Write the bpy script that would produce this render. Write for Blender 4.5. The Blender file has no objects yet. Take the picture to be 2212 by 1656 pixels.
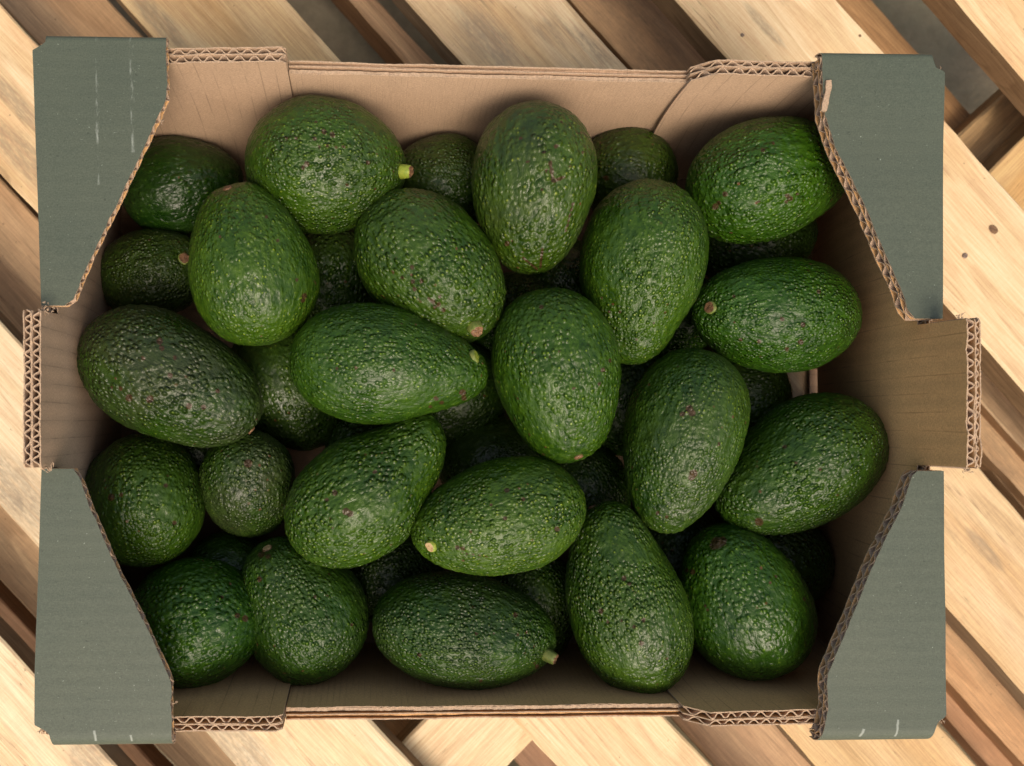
import bpy, math, random
import numpy as np
from mathutils import Vector, Matrix, Euler

random.seed(7)
sc = bpy.context.scene
COL = sc.collection

# ---------------------------------------------------------------- camera
F = 1650.0                      # focal length in photo pixels (2212 wide copy)
PPX, PPY = 824.0, 900.0         # the photo is a crop: optical centre left of and below the middle
CAMZ = 0.465
cd = bpy.data.cameras.new('camera'); cam = bpy.data.objects.new('camera', cd); COL.objects.link(cam)
cd.sensor_width = 36; cd.lens = 36 * F / 2212
cd.shift_x = (1106 - PPX) / 2212; cd.shift_y = (PPY - 828) / 2212
cd.clip_start = 0.01; cd.clip_end = 50
cam.location = (0, 0, CAMZ); cam.rotation_euler = (0, -math.radians(1.53), 0)
cd.dof.use_dof = True; cd.dof.focus_distance = 0.358; cd.dof.aperture_fstop = 10
sc.camera = cam
RC = np.array(Euler((0, -math.radians(1.53), 0)).to_matrix())
def at(px, py, z):
    """point of the place at height z seen at (px, py) of the photo"""
    d = RC @ np.array([(px - PPX) / F, (PPY - py) / F, -1.0])
    return np.array([0, 0, CAMZ]) + d * ((z - CAMZ) / d[2])
def proj(P):
    q = (P - np.array([0, 0, CAMZ])) @ RC
    return np.stack([PPX + F * q[..., 0] / -q[..., 2], PPY - F * q[..., 1] / -q[..., 2]], -1)

# ---------------------------------------------------------------- light
w = bpy.data.worlds.new('World'); sc.world = w; w.use_nodes = True
nt = w.node_tree; bg = nt.nodes['Background']
sky = nt.nodes.new('ShaderNodeTexSky'); sky.sky_type = 'NISHITA'; sky.sun_disc = False
SUN_EL, SUN_AZ = math.radians(54), math.radians(172)      # azimuth clockwise from +Y (top of the photo)
sky.sun_elevation = SUN_EL; sky.sun_rotation = SUN_AZ
sky.altitude = 0; sky.air_density = 1.0; sky.dust_density = 5.0; sky.ozone_density = 0.0
wbm = nt.nodes.new('ShaderNodeMix'); wbm.data_type = 'RGBA'; wbm.blend_type = 'MULTIPLY'; wbm.inputs[0].default_value = 1
wbm.inputs[7].default_value = (1.0, .93, .80, 1)        # the photo is balanced for warm open shade
nt.links.new(sky.outputs[0], wbm.inputs[6]); nt.links.new(wbm.outputs[2], bg.inputs[0]); bg.inputs[1].default_value = 0.15
sd = bpy.data.lights.new('sun', 'SUN'); sd.energy = 0.95; sd.angle = math.radians(26); sd.color = (1, 0.94, 0.87)
sun = bpy.data.objects.new('sun', sd); COL.objects.link(sun)
sdir = Vector((math.sin(SUN_AZ) * math.cos(SUN_EL), math.cos(SUN_AZ) * math.cos(SUN_EL), math.sin(SUN_EL)))
sun.rotation_euler = sdir.to_track_quat('Z', 'Y').to_euler(); sun.location = sdir * 3
sc.view_settings.view_transform = 'Standard'; sc.view_settings.look = 'None'
sc.view_settings.exposure = 0.60; sc.view_settings.gamma = 1

# ---------------------------------------------------------------- noise
def _h(i, j, k, s):
    with np.errstate(over='ignore'):
        n = (i * 374761393 + j * 668265263 + k * 2147483647 + s * 974634777).astype(np.int64) & 0xffffffff
        n = ((n ^ (n >> 13)) * 1274126177) & 0xffffffff
        n = ((n ^ (n >> 16)) * 2246822519) & 0xffffffff
        n = n ^ (n >> 15)
    return (n & 0xffffff) / float(0xffffff)
def vnoise(P, s=0):
    P = np.asarray(P, float); i = np.floor(P).astype(np.int64); f = P - i; f = f * f * (3 - 2 * f)
    r = 0
    for a in (0, 1):
        for b in (0, 1):
            for c in (0, 1):
                wgt = (f[..., 0] if a else 1 - f[..., 0]) * (f[..., 1] if b else 1 - f[..., 1]) * (f[..., 2] if c else 1 - f[..., 2])
                r = r + wgt * _h(i[..., 0] + a, i[..., 1] + b, i[..., 2] + c, s)
    return r * 2 - 1
def n1(x, s=0):
    x = np.asarray(x, float); return vnoise(np.stack([x, x * 0 + .37, x * 0 + .71], -1), s)
def worley(P, s=0):
    i = np.floor(P).astype(np.int64); best = np.full(P.shape[0], 9.0)
    for a in (-1, 0, 1):
        for b in (-1, 0, 1):
            for c in (-1, 0, 1):
                g = i + np.array([a, b, c])
                q = np.stack([_h(g[:, 0], g[:, 1], g[:, 2], s + t) for t in (1, 2, 3)], -1)
                best = np.minimum(best, ((g + q - P) ** 2).sum(1))
    return np.sqrt(best)

# ---------------------------------------------------------------- materials
def newmat(name):
    m = bpy.data.materials.new(name); m.use_nodes = True
    t = m.node_tree; return m, t, t.nodes['Principled BSDF']
def N(t, typ, **kw):
    n = t.nodes.new(typ)
    for k, v in kw.items():
        if k.startswith('i_'): n.inputs[k[2:].replace('_', ' ')].default_value = v
        else: setattr(n, k, v)
    return n
def L(t, a, b): t.links.new(a, b)
def ramp(t, fac, stops, interp='LINEAR'):
    r = t.nodes.new('ShaderNodeValToRGB'); e = r.color_ramp.elements; r.color_ramp.interpolation = interp
    while len(e) < len(stops): e.new(0.5)
    for x, (p, c) in zip(e, stops):
        x.position = p; x.color = (c, c, c, 1) if isinstance(c, (int, float)) else (*c, 1)
    L(t, fac, r.inputs[0]); return r.outputs[0]
def mix(t, fac, a, b, mode='MIX'):
    m = t.nodes.new('ShaderNodeMix'); m.data_type = 'RGBA'; m.blend_type = mode
    for s, v in ((m.inputs[0], fac), (m.inputs[6], a), (m.inputs[7], b)):
        if isinstance(v, (int, float)): s.default_value = v
        elif isinstance(v, tuple): s.default_value = (*v, 1)
        else: L(t, v, s)
    return m.outputs[2]
def M(t, op, a, b=0.0, c=None, clamp=False):
    m = t.nodes.new('ShaderNodeMath'); m.operation = op; m.use_clamp = clamp
    for s, v in zip(m.inputs, (a, b, c)):
        if v is None: continue
        if isinstance(v, (int, float)): s.default_value = v
        else: L(t, v, s)
    return m.outputs[0]
def mapping(t, src, scale=(1, 1, 1), loc=(0, 0, 0)):
    m = t.nodes.new('ShaderNodeMapping'); m.inputs['Scale'].default_value = scale; m.inputs['Location'].default_value = loc
    L(t, src, m.inputs[0]); return m.outputs[0]
def noise(t, vec, scale, detail=3, rough=0.55, dist=0.0):
    n = N(t, 'ShaderNodeTexNoise'); n.inputs['Scale'].default_value = scale; n.inputs['Detail'].default_value = detail
    n.inputs['Roughness'].default_value = rough; n.inputs['Distortion'].default_value = dist
    L(t, vec, n.inputs['Vector']); return n.outputs[0]
def bump(t, h, strength, dist, prev=None):
    b = N(t, 'ShaderNodeBump'); b.inputs['Strength'].default_value = strength; b.inputs['Distance'].default_value = dist
    L(t, h, b.inputs['Height'])
    if prev is not None: L(t, prev, b.inputs['Normal'])
    return b.outputs[0]
def vadd(t, a, b):
    v = t.nodes.new('ShaderNodeVectorMath'); v.operation = 'ADD'; L(t, a, v.inputs[0]); L(t, b, v.inputs[1]); return v.outputs[0]

def kraft(name, base, lines=True, lam=0.0078, fibre=1.0, lamstr=0.82):
    m, t, b = newmat(name)
    tc = N(t, 'ShaderNodeTexCoord')
    n1_ = noise(t, tc.outputs['Object'], 1400, 3, .7)
    n2_ = noise(t, tc.outputs['Object'], 45, 4, .6)
    fib = noise(t, mapping(t, tc.outputs['UV'], (700, 2600, 1)), 1, 2, .6)
    c = mix(t, ramp(t, n2_, [(0.3, 0.0), (0.7, 1.0)]), tuple(x * .86 for x in base), tuple(min(1, x * 1.1) for x in base))
    c = mix(t, 0.5 * fibre, c, mix(t, ramp(t, n1_, [(.3, 0.), (.72, 1.)]), tuple(x * .62 for x in base), tuple(min(1, x * 1.35) for x in base)))
    c = mix(t, 0.12, c, ramp(t, fib, [(.35, 0.1), (.65, .9)]), 'OVERLAY')
    nrm = bump(t, n1_, 0.35, 0.0002)
    if lines:      # creases where the flutes are glued to the liner
        sep = N(t, 'ShaderNodeSeparateXYZ'); L(t, tc.outputs['UV'], sep.inputs[0])
        wob = noise(t, mapping(t, tc.outputs['UV'], (40, 9, 1)), 1, 2, .5)
        ph = M(t, 'FRACT', M(t, 'ADD', M(t, 'DIVIDE', sep.outputs[0], lam), M(t, 'MULTIPLY', wob, .35)))
        ln = M(t, 'ABSOLUTE', M(t, 'SUBTRACT', ph, .5))
        brk = noise(t, mapping(t, tc.outputs['UV'], (150, 45, 1)), 1, 3, .6)
        msk = M(t, 'MULTIPLY', ramp(t, ln, [(0.0, 1.0), (.05, 0.0)]), ramp(t, brk, [(.40, 0.), (.62, 1.)]))
        c = mix(t, M(t, 'MULTIPLY', msk, .8), c, tuple(x * .45 for x in base))
        wv = M(t, 'SINE', M(t, 'MULTIPLY', ph, 6.283))
        nrm = bump(t, wv, 0.22, 0.0003, nrm)
    L(t, c, b.inputs['Base Color']); b.inputs['Roughness'].default_value = .85
    b.inputs['Specular IOR Level'].default_value = .25
    L(t, nrm, b.inputs['Normal']); return m
KRAFT = kraft('kraft_liner', (.44, .305, .205))
KRAFT_SIDE = kraft('kraft_liner_side', (.46, .32, .215), lam=0.0032, lamstr=.5)
KRAFT_RAW = kraft('kraft_torn_edge', (.41, .295, .20), lines=False, fibre=1.6)
FLUTE = kraft('kraft_fluting', (.40, .285, .205), lines=False, fibre=1.4)
KRAFT_WARM_LIT = kraft('kraft_liner_warm_lit', (.57, .335, .15), lam=0.0082)  # same board as KRAFT, with warm bounced light put into its colour

def green_mat():
    m, t, b = newmat('printed_green_liner')
    tc = N(t, 'ShaderNodeTexCoord'); ob = tc.outputs['Object']
    n1_ = noise(t, ob, 1500, 3, .75); n2_ = noise(t, ob, 30, 4, .6)
    base = (.086, .112, .083)
    c = mix(t, ramp(t, n2_, [(.3, 0.), (.7, 1.)]), (.057, .074, .053), (.071, .086, .059))
    c = mix(t, .5, c, mix(t, ramp(t, n1_, [(.3, 0.), (.75, 1.)]), (.036, .048, .035), (.118, .138, .104)))
    # faint washboard across the flutes
    sep = N(t, 'ShaderNodeSeparateXYZ'); L(t, ob, sep.inputs[0])
    wb = M(t, 'SINE', M(t, 'MULTIPLY', sep.outputs[1], 6.283 / .0062))
    fib = noise(t, mapping(t, ob, (300, 2200, 300)), 1, 3, .6)
    c = mix(t, .10, c, ramp(t, fib, [(.3, 0.15), (.7, .85)]), 'OVERLAY')
    # specks of pale fibre
    sp = noise(t, ob, 900, 2, .5)
    c = mix(t, ramp(t, sp, [(.72, 0.), (.77, .55)]), c, (.35, .40, .34))
    sd_ = noise(t, ob, 520, 2, .5)
    c = mix(t, ramp(t, sd_, [(.25, .5), (.29, 0.)]), c, (.02, .025, .02))
    # rubbed pale streaks (wear)
    for (x0, y0, x1, y1, wd, dens) in SCUFF:
        p0 = at(x0, y0, .132); p1 = at(x1, y1, .132)
        dx, dy = p1[0] - p0[0], p1[1] - p0[1]; ln_ = math.hypot(dx, dy); ux, uy = dx / ln_, dy / ln_
        X = M(t, 'SUBTRACT', sep.outputs[0], float(p0[0])); Y = M(t, 'SUBTRACT', sep.outputs[1], float(p0[1]))
        al = M(t, 'ADD', M(t, 'MULTIPLY', X, ux), M(t, 'MULTIPLY', Y, uy))
        wob = M(t, 'MULTIPLY', M(t, 'SUBTRACT', noise(t, ob, 300, 2), .5), wd * 1.6)
        ac = M(t, 'ABSOLUTE', M(t, 'ADD', wob, M(t, 'SUBTRACT', M(t, 'MULTIPLY', X, uy), M(t, 'MULTIPLY', Y, ux))))
        ma = ramp(t, M(t, 'DIVIDE', ac, wd), [(.3, 1.), (1., 0.)])
        mb = M(t, 'MULTIPLY', M(t, 'GREATER_THAN', al, 0.0), M(t, 'LESS_THAN', al, ln_))
        br = ramp(t, noise(t, mapping(t, ob, (500, 110, 1)), 1, 4, .7), [(1 - dens - .08, 0.), (1 - dens + .1, 1.)])
        c = mix(t, M(t, 'MULTIPLY', M(t, 'MULTIPLY', ma, mb), M(t, 'MULTIPLY', br, .5)), c, (.42, .46, .42))
    L(t, c, b.inputs['Base Color']); b.inputs['Roughness'].default_value = .55
    b.inputs['Specular IOR Level'].default_value = .4
    nr = bump(t, n1_, .3, .0002); nr = bump(t, wb, .10, .0002, nr); L(t, nr, b.inputs['Normal']); return m
SCUFF = [(208, 80, 212, 400, .0008, .42), (283, 78, 287, 330, .0010, .42), (208, 520, 212, 640, .0007, .36),
         (204, 1578, 206, 1603, .0007, .8), (283, 1588, 284, 1604, .0006, .6),
         (1866, 1575, 1860, 1594, .0009, .85), (1940, 1555, 1937, 1594, .0007, .85), (240, 289, 280, 281, .00012, .45)]
GREEN = green_mat()

def wood_mat(name, light, mid, dark, stain=(.16, .13, .10), gs=1.0, rough=.6):
    m, t, b = newmat(name)
    tc = N(t, 'ShaderNodeTexCoord'); oi = N(t, 'ShaderNodeObjectInfo')
    off = N(t, 'ShaderNodeVectorMath', operation='MULTIPLY'); off.inputs[1].default_value = (7.3, 3.1, 5.7)
    cx = N(t, 'ShaderNodeCombineXYZ'); L(t, oi.outputs['Random'], cx.inputs[0]); L(t, oi.outputs['Random'], cx.inputs[1]); L(t, oi.outputs['Random'], cx.inputs[2])
    L(t, cx.outputs[0], off.inputs[0]); v = vadd(t, tc.outputs['Object'], off.outputs[0])
    broad = noise(t, mapping(t, v, (4 * gs, 38 * gs, 38 * gs)), 1, 4, .55, .9)
    # growth rings: bands of the stretched field
    bands = M(t, 'FRACT', M(t, 'MULTIPLY', noise(t, mapping(t, v, (2.2 * gs, 20 * gs, 20 * gs)), 1, 2, .45, .8), 9.0))
    bandl = ramp(t, bands, [(0., .1), (.55, .45), (.9, 1.), (1., .1)])
    fine = noise(t, mapping(t, v, (45, 1300, 1300)), 1, 4, .65)
    fleck = noise(t, mapping(t, v, (160, 1100, 1100)), 1, 2, .6)
    c = mix(t, ramp(t, broad, [(.32, 0.), (.68, 1.)]), mid, light)
    c = mix(t, M(t, 'MULTIPLY', bandl, .46), c, dark)
    heart = noise(t, mapping(t, v, (2.5, 17, 17)), 1, 2, .5, .6)
    c = mix(t, M(t, 'MULTIPLY', ramp(t, heart, [(.50, 0.), (.60, 1.)]), .38), c, tuple(x * y for x, y in zip(mid, (.92, .78, .62))))
    c = mix(t, .42, c, ramp(t, fine, [(.25, .1), (.75, .9)]), 'OVERLAY')
    c = mix(t, M(t, 'MULTIPLY', ramp(t, fleck, [(.66, 0.), (.74, 1.)]), .35), c, dark)
    saw = noise(t, mapping(t, v, (900, 45, 45)), 1, 3, .6)
    c = mix(t, .05, c, ramp(t, saw, [(.35, .2), (.65, .8)]), 'OVERLAY')
    ck = M(t, 'ABSOLUTE', M(t, 'SUBTRACT', noise(t, mapping(t, v, (9, 210, 210)), 1, 2, .5), .5))
    ckm = M(t, 'MULTIPLY', ramp(t, ck, [(.0, 1.), (.012, 0.)]), ramp(t, noise(t, mapping(t, v, (7, 30, 30)), 1, 2), [(.55, 0.), (.62, 1.)]))
    c = mix(t, M(t, 'MULTIPLY', ckm, .6), c, tuple(x * .4 for x in dark))
    kv = N(t, 'ShaderNodeTexVoronoi', feature='F1'); kv.inputs['Scale'].default_value = 1; L(t, mapping(t, v, (7, 16, 16)), kv.inputs['Vector'])
    kp = N(t, 'ShaderNodeSeparateColor'); L(t, kv.outputs['Color'], kp.inputs[0])
    kd = M(t, 'ADD', kv.outputs['Distance'], M(t, 'MULTIPLY', M(t, 'SUBTRACT', fleck, .5), .03))
    km = M(t, 'MULTIPLY', ramp(t, kd, [(.0, .9), (.055, .75), (.075, 1.), (.09, .35), (.16, 0.)]), M(t, 'GREATER_THAN', kp.outputs[0], .70))
    c = mix(t, M(t, 'MULTIPLY', km, .8), c, tuple(x * .7 for x in dark))
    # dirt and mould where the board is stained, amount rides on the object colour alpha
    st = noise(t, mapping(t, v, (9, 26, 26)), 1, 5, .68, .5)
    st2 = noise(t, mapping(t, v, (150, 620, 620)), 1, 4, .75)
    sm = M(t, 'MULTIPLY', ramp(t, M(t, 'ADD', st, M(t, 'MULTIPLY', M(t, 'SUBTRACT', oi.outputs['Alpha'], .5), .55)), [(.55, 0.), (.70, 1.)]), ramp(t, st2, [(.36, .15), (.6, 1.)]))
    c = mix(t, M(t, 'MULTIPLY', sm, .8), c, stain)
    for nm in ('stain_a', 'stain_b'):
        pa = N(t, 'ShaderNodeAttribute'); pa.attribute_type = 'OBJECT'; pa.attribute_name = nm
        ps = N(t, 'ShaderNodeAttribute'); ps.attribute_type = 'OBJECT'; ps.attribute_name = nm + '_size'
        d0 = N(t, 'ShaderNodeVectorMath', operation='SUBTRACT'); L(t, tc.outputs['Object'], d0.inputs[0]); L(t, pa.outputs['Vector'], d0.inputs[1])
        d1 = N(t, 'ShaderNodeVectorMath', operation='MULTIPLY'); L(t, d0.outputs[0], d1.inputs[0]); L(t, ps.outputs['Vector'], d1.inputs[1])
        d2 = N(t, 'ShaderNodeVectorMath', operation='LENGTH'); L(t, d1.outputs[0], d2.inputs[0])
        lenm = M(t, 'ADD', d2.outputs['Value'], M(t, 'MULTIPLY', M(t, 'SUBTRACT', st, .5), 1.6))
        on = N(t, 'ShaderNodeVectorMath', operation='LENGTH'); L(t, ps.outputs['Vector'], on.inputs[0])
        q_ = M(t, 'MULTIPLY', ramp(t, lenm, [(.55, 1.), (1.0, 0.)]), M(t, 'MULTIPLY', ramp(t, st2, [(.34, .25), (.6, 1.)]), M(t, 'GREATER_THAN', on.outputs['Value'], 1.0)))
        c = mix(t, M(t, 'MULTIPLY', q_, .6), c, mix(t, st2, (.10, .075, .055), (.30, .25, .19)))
    # small dark specks
    spk = noise(t, v, 330, 2, .5)
    c = mix(t, ramp(t, spk, [(.735, 0.), (.77, .6)]), c, tuple(x * .35 for x in dark))
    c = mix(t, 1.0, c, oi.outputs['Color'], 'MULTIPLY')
    L(t, c, b.inputs['Base Color']); b.inputs['Roughness'].default_value = rough; b.inputs['Specular IOR Level'].default_value = .3
    nr = bump(t, fine, .35, .0004); nr = bump(t, saw, .12, .0004, nr); nr = bump(t, st2, .15, .0003, nr); L(t, nr, b.inputs['Normal']); return m
PINE = wood_mat('pale_pine', (.70, .545, .35), (.60, .425, .235), (.38, .24, .12))
PINE_PALE = wood_mat('bleached_pine', (.79, .665, .47), (.71, .555, .36), (.47, .32, .17))
PINE_ROUGH = wood_mat('rough_sawn_wood', (.46, .37, .255), (.37, .28, .19), (.20, .14, .09))
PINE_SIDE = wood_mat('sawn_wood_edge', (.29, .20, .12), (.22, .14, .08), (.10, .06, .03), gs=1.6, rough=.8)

def ground_mat():
    m, t, b = newmat('ground'); tc = N(t, 'ShaderNodeTexCoord'); v = tc.outputs['Object']
    a = noise(t, v, 9, 5, .6); d = noise(t, v, 60, 5, .7)
    c = mix(t, ramp(t, a, [(.35, 0.), (.65, 1.)]), (.22, .20, .125), (.29, .235, .155))
    c = mix(t, ramp(t, d, [(.4, 0.), (.75, .6)]), c, (.12, .095, .06))
    L(t, c, b.inputs['Base Color']); b.inputs['Roughness'].default_value = .9
    L(t, bump(t, d, .5, .004), b.inputs['Normal']); return m

def avo_mat():
    m, t, b = newmat('avocado_skin')
    tc = N(t, 'ShaderNodeTexCoord'); oi = N(t, 'ShaderNodeObjectInfo')
    cx = N(t, 'ShaderNodeCombineXYZ'); [L(t, oi.outputs['Random'], cx.inputs[i]) for i in range(3)]
    v = vadd(t, tc.outputs['Object'], cx.outputs[0])
    wv = noise(t, v, 130, 2, .5); 
    wc = N(t, 'ShaderNodeTexNoise'); wc.inputs['Scale'].default_value = 170; wc.inputs['Detail'].default_value = 2; L(t, v, wc.inputs['Vector'])
    sub = N(t, 'ShaderNodeVectorMath', operation='SUBTRACT'); sub.inputs[1].default_value = (.5, .5, .5); L(t, wc.outputs['Color'], sub.inputs[0])
    scl = N(t, 'ShaderNodeVectorMath', operation='SCALE'); scl.inputs['Scale'].default_value = .0011; L(t, sub.outputs[0], scl.inputs[0])
    vd = vadd(t, v, scl.outputs[0])
    rs = N(t, 'ShaderNodeVectorMath', operation='SCALE'); L(t, vd, rs.inputs[0]); L(t, M(t, 'ADD', .82, M(t, 'MULTIPLY', oi.outputs['Random'], .42)), rs.inputs['Scale'])
    pv = mapping(t, rs.outputs[0], (400, 470, 470))
    vor = N(t, 'ShaderNodeTexVoronoi', feature='F1'); vor.inputs['Scale'].default_value = 1; vor.inputs['Randomness'].default_value = .85
    L(t, pv, vor.inputs['Vector'])
    vpk = N(t, 'ShaderNodeSeparateColor'); L(t, vor.outputs['Color'], vpk.inputs[0])
    msk = ramp(t, noise(t, v, 42, 2, .5), [(.34, .18), (.58, 1.)])
    hgt = M(t, 'ADD', .45, M(t, 'MULTIPLY', vpk.outputs[2], .55))
    peb = M(t, 'MULTIPLY', M(t, 'MULTIPLY', ramp(t, vor.outputs['Distance'], [(0.0, 1.), (.18, .90), (.34, .62), (.48, .26), (.58, .05), (.66, 0.)]), msk), M(t, 'MULTIPLY', hgt, M(t, 'ADD', .5, M(t, 'MULTIPLY', M(t, 'FRACT', M(t, 'MULTIPLY', oi.outputs['Random'], 7.31)), .75))))
    wr = noise(t, mapping(t, vd, (150, 330, 330)), 1, 3, .55, .6)
    big = noise(t, v, 34, 3, .5)
    # colour: greens
    c = mix(t, ramp(t, big, [(.34, 0.), (.66, 1.)]), (.009, .028, .001), (.023, .055, .002))
    c = mix(t, M(t, 'MULTIPLY', ramp(t, wr, [(.40, 0.), (.64, 1.)]), .55), c, (.050, .098, .005))
    c = mix(t, M(t, 'MULTIPLY', ramp(t, peb, [(.0, 1.), (.45, 0.)]), .30), c, (.014, .042, .005))
    # yellow lenticels on many of the pebbles
    dot = M(t, 'MULTIPLY', ramp(t, vor.outputs['Distance'], [(.12, 1.), (.26, 0.)]), ramp(t, vpk.outputs[0], [(.45, 0.), (.7, 1.)]))
    dens = ramp(t, noise(t, v, 55, 2), [(.3, .35), (.6, 1.)])
    c = mix(t, M(t, 'MULTIPLY', M(t, 'MULTIPLY', dot, dens), .42), c, (.27, .36, .03))
    # object colour tints the whole skin
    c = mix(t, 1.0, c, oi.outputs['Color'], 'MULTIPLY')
    # purple-brown blush on darker fruit (alpha = amount)
    bl = ramp(t, noise(t, v, 26, 3, .6), [(.38, 0.), (.62, 1.)])
    c = mix(t, M(t, 'MULTIPLY', M(t, 'MULTIPLY', bl, oi.outputs['Alpha']), .75), c, (.045, .040, .026))
    # brown corky spots
    vo3 = N(t, 'ShaderNodeTexVoronoi', feature='F1'); vo3.inputs['Scale'].default_value = 210; L(t, vd, vo3.inputs['Vector'])
    pk3 = N(t, 'ShaderNodeSeparateColor'); L(t, vo3.outputs['Color'], pk3.inputs[0])
    clus = ramp(t, noise(t, v, 40, 3, .6), [(.48, 0.), (.58, 1.)])
    s3 = M(t, 'MULTIPLY', M(t, 'MULTIPLY', ramp(t, vo3.outputs['Distance'], [(.13, 1.), (.19, 0.)]), M(t, 'GREATER_THAN', pk3.outputs[1], .62)), clus)
    c = mix(t, M(t, 'MULTIPLY', s3, .85), c, mix(t, pk3.outputs[2], (.035, .016, .009), (.10, .045, .018)))
    at_ = N(t, 'ShaderNodeAttribute'); at_.attribute_name = 'mark'
    mk = ramp(t, M(t, 'MULTIPLY', at_.outputs['Fac'], M(t, 'ADD', .45, noise(t, v, 700, 3, .6))), [(.32, 0.), (.6, 1.)])
    c = mix(t, M(t, 'MULTIPLY', mk, .85), c, mix(t, noise(t, v, 500, 2), (.022, .011, .006), (.065, .028, .012)))
    L(t, c, b.inputs['Base Color'])
    rg = ramp(t, noise(t, v, 60, 4, .6), [(.3, .22), (.7, .44)]); L(t, rg, b.inputs['Roughness'])
    b.inputs['Specular IOR Level'].default_value = .34
    fin = noise(t, v, 1500, 2, .6)
    ham = noise(t, vd, 120, 2, .5); nr = bump(t, ham, .65, .0020); nr = bump(t, wr, .7, .0013, nr); nr = bump(t, peb, 1.0, .0014, nr); nr = bump(t, fin, .2, .00025, nr)
    L(t, nr, b.inputs['Normal']); return m
AVO = avo_mat()
def plain(name, c, c2, sc_=600, rough=.6):
    m, t, b = newmat(name); tc = N(t, 'ShaderNodeTexCoord'); n = noise(t, tc.outputs['Object'], sc_, 3, .6)
    L(t, mix(t, ramp(t, n, [(.35, 0.), (.65, 1.)]), c, c2), b.inputs['Base Color']); b.inputs['Roughness'].default_value = rough
    L(t, bump(t, n, .5, .0004), b.inputs['Normal']); return m
STEM_GREEN = plain('stem_green', (.09, .13, .02), (.15, .17, .035))
STEM_YELLOW = plain('stem_yellow', (.26, .30, .03), (.17, .24, .02))
STEM_CUT = plain('stem_cut_brown', (.22, .115, .055), (.10, .05, .022), 700)
STEM_CREAM = plain('stem_cut_cream', (.50, .37, .19), (.36, .22, .10), 500)
NAIL = plain('rusty_nail', (.10, .06, .04), (.22, .16, .12), 900, .5)
KNOT = plain('dark_knot', (.09, .045, .02), (.20, .11, .05), 700, .7)

# ---------------------------------------------------------------- objects
def link(name, me, parent=None):
    o = bpy.data.objects.new(name, me); COL.objects.link(o)
    if parent is not None: o.parent = parent
    return o
def tag(o, label=None, cat=None, group=None, kind=None):
    for k, v in (('label', label), ('category', cat), ('group', group), ('kind', kind)):
        if v: o[k] = v
    return o
def empty(name, loc=(0, 0, 0)):
    o = bpy.data.objects.new(name, None); COL.objects.link(o); o.location = loc; o.empty_display_size = .03; return o
class Geo:
    def __init__(s): s.v = []; s.f = []; s.m = []; s.uv = []; s.n = 0
    def add(s, V, faces, mats, uvs):
        s.v.append(np.asarray(V, float)); s.f += [tuple(i + s.n for i in f) for f in faces]; s.m += mats; s.uv += uvs; s.n += len(V)
    def build(s, name, mats, parent=None, smooth=False):
        me = bpy.data.meshes.new(name); me.from_pydata(np.concatenate(s.v).tolist(), [], s.f)
        for m in mats: me.materials.append(m)
        me.polygons.foreach_set('material_index', s.m)
        ul = me.uv_layers.new(name='UVMap'); flat = [c for f in s.uv for p in f for c in p]; ul.data.foreach_set('uv', flat)
        me.polygons.foreach_set('use_smooth', [smooth] * len(s.f)); me.update()
        return link(name, me, parent)
def ribbon(g, u, w_, lo, hi, th, P, mi=(0, 0, 1), nv=1, vmid=None):
    if vmid is not None: nv = len(vmid) + 1
    """sheet of paper: section (u, w_) swept from lo to hi; mi = material of w- side, w+ side and cut edges"""
    u = np.asarray(u, float); w_ = np.asarray(w_, float) + u * 0; lo = lo + u * 0; hi = hi + u * 0
    tu = np.gradient(u); tw = np.gradient(w_); ln = np.hypot(tu, tw) + 1e-12; nu, nw = -tw / ln, tu / ln
    n = len(u); V = []; rows = []
    for k in range(nv + 1):
        v = lo + (hi - lo) * k / nv
        if vmid is not None and 0 < k < nv: v = np.clip(lo * 0 + vmid[k - 1], lo, hi)
        for s in (-1, 1):
            V.append(P(u + s * nu * th / 2, v, w_ + s * nw * th / 2)); 
    V = np.concatenate(V); F_, MI, UV = [], [], []
    idx = lambda k, s, i: (k * 2 + s) * n + i
    arc = np.concatenate([[0], np.cumsum(np.hypot(np.diff(u), np.diff(w_)))])
    for k in range(nv):
        va = lo + (hi - lo) * k / nv; vb = lo + (hi - lo) * (k + 1) / nv
        if vmid is not None: va = lo if k == 0 else np.clip(lo * 0 + vmid[k - 1], lo, hi); vb = hi if k == nv - 1 else np.clip(lo * 0 + vmid[k], lo, hi)
        for i in range(n - 1):
            q = [(u[i], va[i]), (u[i + 1], va[i + 1]), (u[i + 1], vb[i + 1]), (u[i], vb[i])]
            F_.append((idx(k, 0, i), idx(k, 0, i + 1), idx(k + 1, 0, i + 1), idx(k + 1, 0, i))); MI.append(mi[0]); UV.append(q)
            F_.append((idx(k, 1, i), idx(k + 1, 1, i), idx(k + 1, 1, i + 1), idx(k, 1, i + 1))); MI.append(mi[1]); UV.append([q[0], q[3], q[2], q[1]])
        for i in (0, n - 1):
            F_.append((idx(k, 0, i), idx(k, 1, i), idx(k + 1, 1, i), idx(k + 1, 0, i))); MI.append(mi[2]); UV.append([(u[i], va[i])] * 4)
    for k, vv in ((0, lo), (nv, hi)):
        for i in range(n - 1):
            F_.append((idx(k, 0, i), idx(k, 0, i + 1), idx(k, 1, i + 1), idx(k, 1, i))); MI.append(mi[2]); UV.append([(u[i], vv[i])] * 4)
    g.add(V, F_, MI, UV)
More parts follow.
